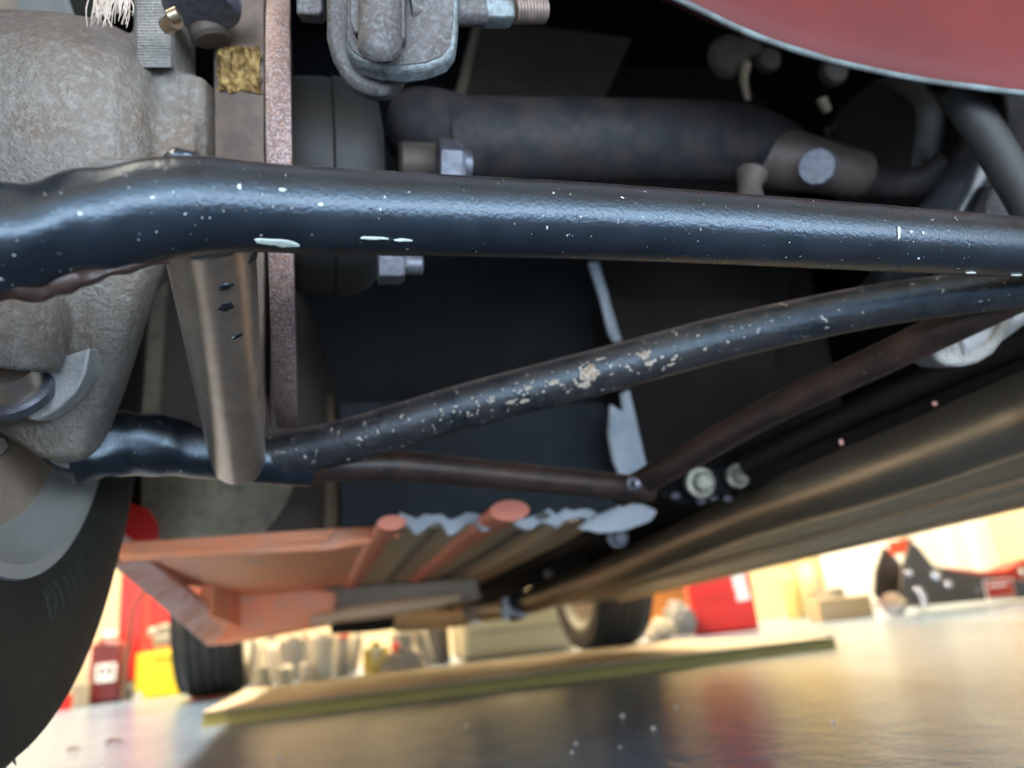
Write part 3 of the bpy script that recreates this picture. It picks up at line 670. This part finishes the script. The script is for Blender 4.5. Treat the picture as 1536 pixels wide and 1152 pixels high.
# left sill flange, deepening forward
put('sill_flange', *slab([V(-.2, .84, .200), V(-.192, 1.5, .124), V(-.17, 1.62, .128), V(-.16, 1.5, .16), V(-.175, .84, .208), V(-.2, .84, .235)], V(-.012, 0, .02)), 'pan_pink', fp, bevel=.003, label='pinkish scuffed sill flange')
put('notch_wall', *slab([V(-.178, 1.28, ZF+.004), V(-.16, 1.52, ZF), V(-.16, 1.52, .15), V(-.182, 1.30, .165)], V(.02, 0, 0)), 'pan_red', fp)
put('front_crossmember', *slab([V(-.01, 1.52, ZF+.004), V(.30, 1.52, ZF-.004), V(.30, 1.52, .160), V(.12, 1.52, .152), V(-.01, 1.52, .145)], V(0, .10, 0)), 'pan_mid', fp, bevel=.006, label='brown front crossmember end')
put('front_crossmember', *slab([V(-.19, 1.50, ZF+.004), V(-.01, 1.50, ZF), V(.03, 1.50, ZF-.012), V(.02, 1.50, .142), V(-.182, 1.50, .126)], V(0, .12, 0)), 'pan_red', fp, bevel=.006, label='red crossmember at the front of the floor')
put('underside_strake', *tube([V(-.02, 1.47, .150), V(.08, 1.46, .156), V(.17, 1.46, .160), V(.25, 1.47, .166)], [.008, .014, .013, .008], 16, 5), 'pan_tan', fp)
put('right_panel', *slab([V(.50, .35, .185), V(.80, .35, .185), V(.80, 2.0, .145), V(.48, 2.0, .150)], V(0, 0, .012)), 'pan_brown', fp, label='dark grey floor panel beyond the exhaust')
put('right_sill', *slab([V(.76, .35, .180), V(.82, .35, .186), V(.82, 2.0, .146), V(.76, 2.0, .139)], V(0, 0, .06)), 'pan_tan', fp, bevel=.008, label='tan right sill edge')
put('right_strake', *tube([V(.70, .38, .194), V(.69, .9, .184), V(.68, 1.8, .162)], [.012, .012, .011], 18, 4), 'pan_tan', fp)
put('right_strake', *tube([V(.60, .38, .190), V(.60, .9, .178), V(.59, 1.8, .156)], [.010]*3, 18, 4), 'pan_tan', fp)

# --- exhaust
ex = empty('exhaust', at_d(1150, 790, .9), car, 'long dark exhaust pipe running forward under the car')
ep = [at_d(1720, 542, .44)+V(.06, -.36, .05), at_d(1720, 542, .44), at_d(1536, 620, .515), at_d(1300, 710, .64), at_d(1100, 780, .87), at_d(950, 845, 1.18), at_d(860, 878, 1.50), at_d(770, 908, 1.72), at_d(620, 930, 2.1)]
put('exhaust_pipe', *tube(ep, [.0255]*9, 48, 8), 'exhaust', ex)
put('tail_bore', *cyl(ep[0]+(ep[0]-ep[1]).normalized()*.0006, ep[0]+(ep[1]-ep[0]).normalized()*.002, .0232, n=40), 'chassis', ex)
put('joint_sleeve', *tube([at_d(712, 918, 1.8), at_d(660, 925, 1.95), at_d(600, 932, 2.1)], [.030]*3, 28, 3), 'exhaust', ex)
put('front_pipe', *tube([at_d(600, 931, 2.08), at_d(560, 938, 2.15), at_d(500, 943, 2.2)], [.020, .018, .016], 20, 3), 'chassis', ex)
p = at_d(758, 906, 1.60)
put('hanger_clamp', *lathe([(.029, -.012), (.031, -.010), (.031, .010), (.029, .012)], at_d(772, 909, 1.67), ep[7]-ep[6], 32), 'shaft', ex)
put('clamp_bolt', *join(cyl(p+V(0, 0, .012), p+V(0, 0, -.032), .007, n=14), lathe([(.013, -.01), (.013, .006), (.011, .008)], p+V(0, 0, -.012), (0, 0, 1), 6), cyl(p+V(0, 0, -.018), p+V(.04, -.01, -.026), .005, n=12)), 'sealant', ex, label='blue grey clamp bolt hanging from the pipe')
for x_, y_, d_ in [(720, 893, 1.55), (676, 908, 1.7), (822, 858, 1.3)]:
    put('bracket_bolt', *hexa(at_d(x_, y_, d_), V(-.3, -1, -.4), .009, .012), 'brown_steel', ex)
put('mount_strap', *slab([at_d(700, 905, 1.75), at_d(730, 888, 1.7), at_d(860, 838, 1.35), at_d(880, 845, 1.3), at_d(740, 905, 1.7)], V(0, .02, .02)), 'chassis', ex)

# --- body shell: rear valance and outer skin
bs = empty('body_shell', (CX, 1.4, .4), car, 'dull red glass fibre body skin')
edge = [(880, -70), (960, -24), (1010, 0), (1060, 24), (1120, 52), (1200, 81), (1300, 107), (1400, 126), (1536, 144), (1700, 165), (1900, 196)]
E0 = [at_d(x_, y_, .40+.05*(x_-880)/1000) for x_, y_ in edge]
rows = []
for du, dy in ((.034, .030), (.014, .012), (.005, .005), (0, 0), (.004, -.0035), (.012, -.006), (.03, -.008), (.07, -.008), (.13, .0), (.22, .03)):
    rows.append([p_+V(.10*du, dy, du) for p_ in E0])
put('rear_valance', *grid(rows), 'body_red', bs, sharp=80, label='dull red curved rear valance with chipped lower edge')
put('raw_edge', *tube([p_+V(0, -.0012, .0004) for p_ in E0], .0018, 12, 4, .25, 200), 'body_edge', bs)
rows = []
YS = [.33+i*.041 for i in range(62)]
def sect(Y):
    t = (Y-.33)/(YS[-1]-.33)
    hw = .49+.09*math.sin(math.pi*min(1, max(0, t)))**.5
    if t > .8: hw -= .22*((t-.8)/.2)**2
    zt = .80+.06*math.sin(math.pi*t) if t < .75 else .80+.06*math.sin(math.pi*t)-.25*((t-.75)/.25)**1.5
    zl = .215
    for yc in (WY, 2.51):
        d = abs(Y-yc)
        if d < .345: zl = max(zl, .324+math.sqrt(.345**2-d*d)*.82)
    if Y < .5: zl = max(zl, .55)
    return hw, zl, zt
for Y in YS:
    hw, zl, zt = sect(Y); hs = min(hw, .48+.6*(zl-.215))
    half = [(hs, zl), (hs+.3*(hw-hs), zl+.25*(.62-zl)), (hw, .60 if zl < .56 else zl+.03), (hw*.96, .70), (hw*.82, zt-.04), (hw*.5, zt), (0, zt+.01)]
    rows.append([V(CX-x_, Y, z_) for x_, z_ in half] + [V(CX+x_, Y, z_) for x_, z_ in half[-2::-1]])
sk = put('outer_skin', *grid(rows), 'body_red', bs, sharp=60, solid=.006)
sk.data.materials.append(M['chassis']); sk.modifiers['solid'].offset = -1; sk.modifiers['solid'].material_offset = 1
put('tail_panel', *slab([V(CX-.46, .325, .58), V(CX+.46, .325, .58), V(CX+.40, .325, .79), V(CX-.40, .325, .79)], V(0, .008, 0)), 'body_red', bs)
put('tail_liner', *slab([V(CX-.46, .335, .57), V(CX+.46, .335, .57), V(CX+.40, .335, .78), V(CX-.40, .335, .78)], V(0, .006, 0)), 'chassis', bs)
put('cockpit_floor', *slab([V(-.19, .92, .225), V(.76, .92, .225), V(.76, 2.05, .215), V(-.19, 2.05, .215)], V(0, 0, .008)), 'chassis', bs)

# ------------------------------------------------------------------ things in the garage
def floor_at(x_, y_): return at_z(x_, y_, 0)
# plywood board on the floor
pl = empty('plywood_board', (.40, 1.75, 0), None, 'wide olive edged plywood board lying on the garage floor', 'board')
pL, pR = floor_at(310, 1088), floor_at(1268, 972)
y0 = (pL.y+pR.y)/2; bx0, bx1 = pL.x-.004, pR.x
bcx, bhx = (bx0+bx1)/2, (bx1-bx0)/2
for k, (z0, z1, m_, nm) in enumerate([(0, .007, 'ply_b', 'ply_layer'), (.007, .010, 'ply_a', 'ply_layer'), (.010, .0135, 'ply_b', 'ply_layer'), (.0135, .020, 'ply_a', 'ply_layer'), (.020, .0225, 'ply_top', 'face_veneer')]):
    inset = .0015 if k % 2 else 0
    put(nm, *box((bcx, y0+.40, (z0+z1)/2), (bhx-inset, .40-inset, (z1-z0)/2)), m_, pl, smooth=False)

def at_floor_box(xc, yc): p_ = floor_at(xc, yc); return p_

# red box with white label
p = floor_at(1100, 948)
rb = empty('red_container', p, None, 'bright red plastic container with a white label beside the orange carton', 'container')
rz = R(-22); c_ = V(p.x+.02, p.y+.11, .17)
put('body', *box(c_, (.13, .10, .17), rz), 'red_box', rb, bevel=.012)
def loc(c0, rz_, x_, y_, z_): return Vector(c0) + Matrix.Rotation(rz_, 3, 'Z') @ V(x_, y_, z_)
put('front_rib', *box(loc(c_, rz, -.02, -.102, -.02), (.085, .004, .006), rz), 'red_box', rb, bevel=.002)
put('label_plate', *box(loc(c_, rz, .084, -.101, .01), (.026, .003, .062), rz, ry=R(-4)), 'label_white', rb, smooth=False)
put('lid', *box(loc(c_, rz, 0, 0, .175), (.124, .104, .012), rz), 'red_box', rb, bevel=.006)
# orange carton
p = floor_at(1020, 948); c_ = V(p.x+.10, p.y+.30, .17)
oc = empty('orange_carton', (c_.x, c_.y, 0), None, 'orange brown carton behind a crumpled grey cloth', 'carton')
put('carton_body', *box(c_, (.14, .10, .17), R(-10)), 'orange', oc, bevel=.004)
put('carton_flap', *box((c_.x, c_.y-.10, .345), (.13, .05, .003), R(-10), rx=R(15)), 'orange', oc)
# grey cloth and pale offcut
p = floor_at(1034, 956)
tag(put('crumpled_cloth', *blob((p.x, p.y+.06, .062), (.062, .05, .070), 24, .35, 2.4, 3), 'rag'), 'crumpled grey cloth heaped in front of the orange carton', 'cloth')
p = floor_at(1004, 960)
tag(put('folded_cloth', *blob((p.x-.005, p.y+.05, .034), (.055, .045, .046), 18, .3, 2.5, 9), 'beige_lt'), 'pale folded cloth beside the crumpled grey cloth', 'cloth')
# cream block behind the front wheels
p0, p1 = floor_at(706, 1000), floor_at(862, 982)
cb = empty('cream_crate', ((p0.x+p1.x)/2, 3.12, 0), None, 'long pale cream plastic crate between the front tyres', 'crate')
cc = V((p0.x+p1.x)/2+.10, 3.12, .11)
put('crate_body', *box(cc, (.225, .13, .105)), 'cream', cb, bevel=.02)
put('crate_lid', *box(cc+V(0, 0, .105), (.232, .136, .010)), 'cream', cb, bevel=.006)
put('crate_groove', *box(cc+V(0, -.131, -.01), (.2, .002, .004)), 'beige', cb)

# bottles and jugs
def bottle(name, xc, yb, wpx, hpx, m_, cap_m, label, cat, kind='bottle', dy=0, lean=0, group=None):
    b0 = floor_at(xc, yb); b0.y += dy; dist = (b0-CAM).dot(FW); s = dist/FPX
    r_ = wpx*s/2; h_ = hpx*s
    root = empty(name, (b0.x, b0.y+r_, 0), None, label, cat, group)
    c0 = V(b0.x, b0.y+r_, 0); ax = V(math.sin(lean), 0, math.cos(lean))
    lift = V(0, 0, r_*abs(math.sin(lean)))
    if kind == 'bottle': pr = [(r_*.9, 0), (r_, h_*.03), (r_, h_*.62), (r_*.85, h_*.72), (r_*.38, h_*.84), (r_*.36, h_*.90)]
    elif kind == 'can': pr = [(r_*.93, 0), (r_, h_*.02), (r_, h_*.90), (r_*.93, h_*.92)]
    elif kind == 'jug': pr = [(r_*.66, 0), (r_*.72, h_*.03), (r_*.86, h_*.5), (r_, h_*.84), (r_*.97, h_*.9), (r_*.4, h_*.91)]
    elif kind == 'tall': pr = [(r_*.95, 0), (r_, h_*.02), (r_, h_*.80), (r_*.8, h_*.90), (r_*.5, h_*.95)]
    put('bottle_body' if kind != 'can' else 'can_body', *lathe(pr, c0+lift, ax, 36), m_, root)
    rt = pr[-1][0]; put('cap', *lathe([(rt*1.05, pr[-1][1]), (rt*1.1, h_*.985), (rt*.9, h_)], c0+lift, ax, 24), cap_m, root)
    return root, c0, r_, h_, ax
bottle('white_bottle', 381, 1030, 22, 72, 'beige_lt', 'beige_lt', 'slim pale bottle standing next to the front tyre', 'bottle', 'tall')
bottle('grey_bottle', 403, 1026, 34, 70, 'beige', 'grey_pl', 'greyish beige bottle behind the small pale tin', 'bottle', 'bottle', .16)
bottle('small_tin', 397, 1030, 25, 28, 'beige_lt', 'beige', 'small pale tin nearest the slim pale bottle', 'tin', 'can', -.06)
bottle('grey_jug', 438, 1024, 46, 64, 'grey_pl', 'grey_pl', 'squat grey jug behind two small pale tubs', 'jug', 'jug', .2)
bottle('small_tub', 428, 1027, 24, 30, 'beige_lt', 'beige', 'small pale rounded tub in front of the squat grey jug', 'tub', 'tall', -.04)
bottle('small_tub', 459, 1023, 20, 30, 'beige_lt', 'beige', 'small slim tub between the grey jug and the cream jug', 'tub', 'tall', -.04)
bottle('red_capped_bottle', 457, 1020, 18, 64, 'grey_pl', 'red_post', 'grey bottle with a red cap behind the slim tub', 'bottle', 'bottle', .30)
bottle('cream_jug', 486, 1020, 46, 70, 'beige_lt', 'beige_lt', 'large cream jug narrowing to its base', 'jug', 'jug', -.02)
bottle('grey_spray_can', 516, 1016, 24, 60, 'grey_pl', 'red_post', 'grey spray can with red top beside the cream jug', 'can', 'can', .08)
bottle('leaning_tube', 527, 1013, 18, 60, 'beige', 'beige', 'leaning beige tube beside the grey spray can', 'tube', 'tall', .06, R(14))
jr = bottle('amber_jar', 566, 1012, 40, 40, 'glass_amber', 'gold_lid', 'short amber jar with a shiny gold lid', 'jar', 'can', -.02)
p = at_d(563, 969, 2.62); put('lid_glint_knob', *lathe([(.004, -.012), (.018, -.008), (.022, 0), (.018, .008), (.004, .012)], V(jr[1].x, jr[1].y, jr[3]+.008), (0, 0, 1), 24), 'gold_lid', jr[0])
bottle('red_tube', 598, 1008, 12, 44, 'red_post', 'red_post', 'thin red tube standing next to the amber jar', 'tube', 'tall', .08)
bottle('grey_canister', 618, 1004, 34, 50, 'grey_pl', 'grey_pl', 'grey canister behind the white cloth', 'canister', 'can', .25)
p = floor_at(612, 1014)
tag(put('white_cloth', *blob((p.x, p.y+.06, .030), (.066, .05, .042), 22, .35, 2.6, 5), 'white_rag'), 'crumpled white cloth lying in front of the grey canister', 'cloth')
bottle('leaning_bottle', 648, 1002, 22, 58, 'beige', 'grey_pl', 'beige bottle leaning beside the white cloth', 'bottle', 'tall', .06, R(-14))
bottle('dark_canister', 676, 998, 34, 64, 'dark_pl', 'dark_pl', 'dark canister next to the cream crate', 'canister', 'can', .24)

# yellow box with cylinder and cable, red post, oil bottle on the left
p = floor_at(243, 1046)
yb = empty('yellow_case', p, None, 'bright yellow plastic case with a notched lower corner', 'case')
s = (p-CAM).dot(FW)/FPX
yo = [(-26, 0), (30, 0), (30, 22), (40, 30), (42, 72), (-38, 66), (-39, 12), (-28, 10)]
put('case_body', *slab([p+V(x_*s, 0, z_*s) for x_, z_ in yo], V(0, .12, 0)), 'yellow', yb, smooth=False, bevel=.004)
put('case_latch', *box(p+V(-.002, -.004, 60*s), (.03, .004, .008)), 'yellow', yb, bevel=.002)
pc = p+V(.0, .06, 73*s)
mo = empty('metal_fitting', pc, None, 'beige metal pump head resting on the yellow case', 'fitting')
put('fitting_body', *lathe([(.05, .0), (.055, .01), (.055, .03), (.04, .04), (.045, .05), (.045, .065), (.025, .075)], pc+V(.005, 0, .001), (0, 0, 1), 28), 'beige', mo)
put('fitting_neck', *cyl(pc+V(-.06, -.01, .05), pc+V(.07, -.01, .062), .016, n=20, ch=.003), 'beige_lt', mo)
put('fitting_plate', *box(pc+V(.05, .05, .054), (.05, .010, .05)), 'grey_pl', mo, bevel=.002)
tag(put('cable_loop', *tube([V(p.x+(x_-243)*s, p.y-.04, (1046-y_)*s) for x_, y_ in [(196, 1044), (195, 1000), (198, 968), (199, 945), (200, 925), (206, 905), (222, 888), (240, 884)]] , .006, 12, 6), 'brown_steel'), 'dark looped cable beside the yellow case', 'cable')
# red post with grey castor foot
p = floor_at(184, 1050); s = (p-CAM).dot(FW)/FPX
rp = empty('red_hoist_post', p, None, 'bright red upright post on a grey castor beside the yellow case', 'hoist')
put('post', *box(p+V(.012, .05, .62), (.044, .03, .56)), 'red_post', rp, bevel=.006)
put('castor', *lathe([(.02, -.03), (.032, -.026), (.034, 0), (.032, .026), (.02, .03)], p+V(.0, .05, .034), (1, 0, 0), 28), 'grey_pl', rp)
put('castor_fork', *box(p+V(0, .05, .055), (.04, .02, .012)), 'steel', rp, bevel=.002)
# red panel cabinet behind
p = floor_at(262, 1032)
rc_ = empty('red_tool_cabinet', (p.x, p.y+.3, 0), None, 'red orange tool cabinet with drawers behind the yellow case', 'cabinet')
p.y = 3.75
put('cabinet_body', *box((p.x+.02, p.y+.40, .38), (.15, .15, .38)), 'red_post', rc_, bevel=.006)
for k in range(4): put('drawer', *box((p.x+.02, p.y+.247, .12+.165*k), (.14, .006, .072)), 'red_box', rc_, bevel=.003)
# dark red oil bottle with lettered label
p = floor_at(153, 1056); s = (p-CAM).dot(FW)/FPX
ob = empty('oil_bottle', p, None, 'dark red oil bottle with a white lettered label', 'bottle')
put('bottle_body', *box(p+V(0, .05, 44*s), (22*s, .04, 44*s)), 'red_dark', ob, bevel=.012)
put('shoulder', *lathe([(20*s, 0), (12*s, 8*s), (8*s, 12*s)], p+V(0, .05, 86*s), (0, 0, 1), 20), 'red_dark', ob)
put('bottle_cap', *cyl(p+V(0, .05, 97*s), p+V(0, .05, 106*s), 9*s, n=20), 'label_white', ob)
put('label_plate', *box(p+V(2*s, .008, 44*s), (14*s, .003, 13*s)), 'label_white', ob, smooth=False)
tc_ = bpy.data.curves.new('label_letter', 'FONT'); tc_.body = 'M'; tc_.size = 30*s; tc_.extrude = .0008; tc_.align_x = 'CENTER'
to = bpy.data.objects.new('tmp', tc_); COL.objects.link(to)
dg_ = bpy.context.evaluated_depsgraph_get(); tm = bpy.data.meshes.new_from_object(to.evaluated_get(dg_)); bpy.data.objects.remove(to)
tv_ = [p+V(2*s+v.co.x, .0038-v.co.z, 34*s+v.co.y) for v in tm.vertices]; tfc = [list(q.vertices) for q in tm.polygons]
put('label_letter', tv_, tfc, 'chassis', ob, smooth=False)
# pale red bottle and grey tub by the tyre
p = floor_at(122, 1060)
bottle('pink_bottle', 124, 1058, 26, 86, 'pan_pink', 'pan_pink', 'pale red bottle behind the grey tub near the rear tyre', 'bottle', 'tall', .12)
bottle('grey_tub', 122, 1060, 26, 34, 'beige', 'beige_lt', 'small grey tub standing next to the oil bottle', 'tub', 'can', -.05)
bottle('red_tin', 100, 1064, 22, 22, 'red_post', 'red_post', 'low red tin next to the small grey tub', 'tin', 'can', -.06)

# trolley jack on the right
pj0 = floor_at(1345, 925); jx, jy = pj0.x, pj0.y
jk = empty('trolley_jack', (jx+.25, jy+.05, 0), None, 'black and red trolley jack with silver castors against the white panel', 'jack')
def J(x_, y_): # pixel on the plane of the near side plate
    return at_y(x_, y_, jy+.02)
for dy_ in (0, .16):
    put('side_plate', *slab([J(x_, y_)+V(0, dy_, 0) for x_, y_ in [(1366, 812), (1378, 820), (1400, 848), (1440, 858), (1520, 870), (1600, 872), (1620, 892), (1500, 898), (1420, 906), (1372, 910), (1352, 886), (1354, 850)]], V(0, .012, 0)), 'jack_black', jk, bevel=.003)
put('lift_arm', *slab([J(x_, y_)+V(0, .03, 0) for x_, y_ in [(1396, 851), (1430, 850), (1480, 856), (1520, 853), (1545, 838), (1640, 820), (1640, 862), (1540, 868), (1480, 872), (1440, 868)]], V(0, .11, 0)), 'jack_red', jk, bevel=.006)
put('saddle_tip', *slab([J(x_, y_)+V(0, .02, 0) for x_, y_ in [(1361, 808), (1374, 806), (1374, 826), (1366, 828)]], V(0, .1, 0)), 'jack_red', jk, bevel=.002)
put('badge', *slab([J(x_, y_)+V(0, -.004, 0) for x_, y_ in [(1474, 871), (1517, 867), (1522, 894), (1480, 900)]], V(0, .006, 0)), 'label_white', jk, bevel=.001, label='red and white badge')
put('badge_panel', *slab([J(x_, y_)+V(0, -.006, 0) for x_, y_ in [(1475.5, 872.5), (1515.5, 868.5), (1520.5, 892.8), (1481.5, 898)]], V(0, .004, 0)), 'jack_red', jk)
put('badge_stripe', *slab([J(x_, y_)+V(0, -.008, 0) for x_, y_ in [(1481, 878), (1508, 875), (1509, 878), (1482, 881)]], V(0, .004, 0)), 'label_white', jk)
for x_, y_, r_ in [(1361, 860, .017), (1402, 864, .026), (1420, 877, .019), (1376, 886, .019), (1382, 895, .017), (1384, 905, .016), (1532, 858, .017), (1462, 886, .008)]:
    c0 = J(x_, y_); put('pivot_bolt', *lathe([(r_*.9, 0), (r_, -.008), (r_*.7, -.016), (r_*.2, -.018)], c0, (0, 1, 0), 20), 'steel', jk)
for dx_ in (.012, .68):
    c0 = V(jx+dx_, jy+.015, .045)
    put('castor_wheel', *lathe([(.02, -.02), (.042, -.018), (.045, 0), (.042, .018), (.02, .02)], c0, (1, .3, 0), 28), 'steel', jk)
put('frame_bar', *box((jx+.3, jy+.1, .05), (.3, .02, .01)), 'steel', jk, bevel=.002)

# bright sheets and timber by the far wall
def wallpanel(name, x0_, x1_, ztop, zbot, y_, m_, label, cat, ribs=0):
    a = at_y(x0_, 850, y_).x; b_ = at_y(x1_, 850, y_).x
    root = empty(name, ((a+b_)/2, y_, zbot), None, label, cat)
    put('sheet', *box(((a+b_)/2, y_, (ztop+zbot)/2), ((b_-a)/2, .012, (ztop-zbot)/2)), m_, root, smooth=False)
    for k in range(ribs):
        xx = a+(b_-a)*(k+.5)/ribs; put('rib', *box((xx, y_-.016, (ztop+zbot)/2), ((b_-a)/ribs*.22, .006, (ztop-zbot)/2)), m_, root, bevel=.003)
    return root
wallpanel('ribbed_door', 1372, 1720, 2.0, 0, 4.40, 'white_panel', 'white ribbed door sheet behind the trolley jack', 'door', 9)
wallpanel('white_board', 1236, 1356, .75, .0, 4.30, 'white_panel', 'plain pale board leaning at the wall next to the ribbed door', 'board')
p = floor_at(1286, 928)
tb = put('timber_block', *box((p.x, p.y+.10, .045), (.12, .05, .045), R(-6)), 'tan_wood', bevel=.004); tag(tb, 'low tan timber block in front of the pale board', 'timber')
bottle('yellow_bottle', 1166, 930, 26, 86, 'pale_yellow', 'pale_yellow', 'yellow bottle next to the red container', 'bottle', 'bottle', -.25)
bottle('pale_yellow_bottle', 1200, 926, 28, 92, 'cream', 'yellow', 'pale bottle with a yellow cap next to the yellow bottle', 'bottle', 'bottle', -.22)
bottle('beige_canister', 1184, 928, 40, 40, 'beige', 'beige', 'low beige canister in front of the yellow bottles', 'canister', 'can', -.5)

# floor debris
def leaf(x_, y_, sz, seed):
    p_ = floor_at(x_, y_); rnd = random.Random(seed); rows_ = []
    for i in range(7):
        t = i/6; wd = math.sin(math.pi*min(.98, max(.03, t)))*sz*.5
        rows_.append([p_+V((t-.5)*sz*2, k*wd, .0012+abs(k)*sz*.35*rnd.uniform(.7, 1.2)+.35*sz*math.sin(math.pi*t)) for k in (-1, -.5, 0, .5, 1)])
    return grid(rows_)
tag(put('dry_leaf', *leaf(170, 1117, .011, 1), 'leaf', solid=.0004), 'larger curled brown leaf scrap on the pale floor', 'leaf', 'leaf scraps on the floor')
tag(put('dry_leaf', *leaf(110, 1128, .008, 2), 'leaf', solid=.0004), 'smaller flat brown leaf scrap beside the curled one', 'leaf', 'leaf scraps on the floor')
for k, (x_, y_, r_) in enumerate([(934, 1076, .0022), (980, 1095, .0020), (1014, 1062, .0016), (864, 1117, .0014), (858, 1130, .0012), (420, 1140, .0018), (930, 1122, .001), (1250, 1085, .0014), (700, 1090, .0014)]):
    p_ = floor_at(x_, y_)
    tag(put('grit_crumb', *blob((p_.x, p_.y, r_*.7), (r_, r_, r_*.95), 6, .3, 2, k), 'grit'), 'tiny white grit crumb on the grey floor', 'grit', 'grit crumbs on the floor')
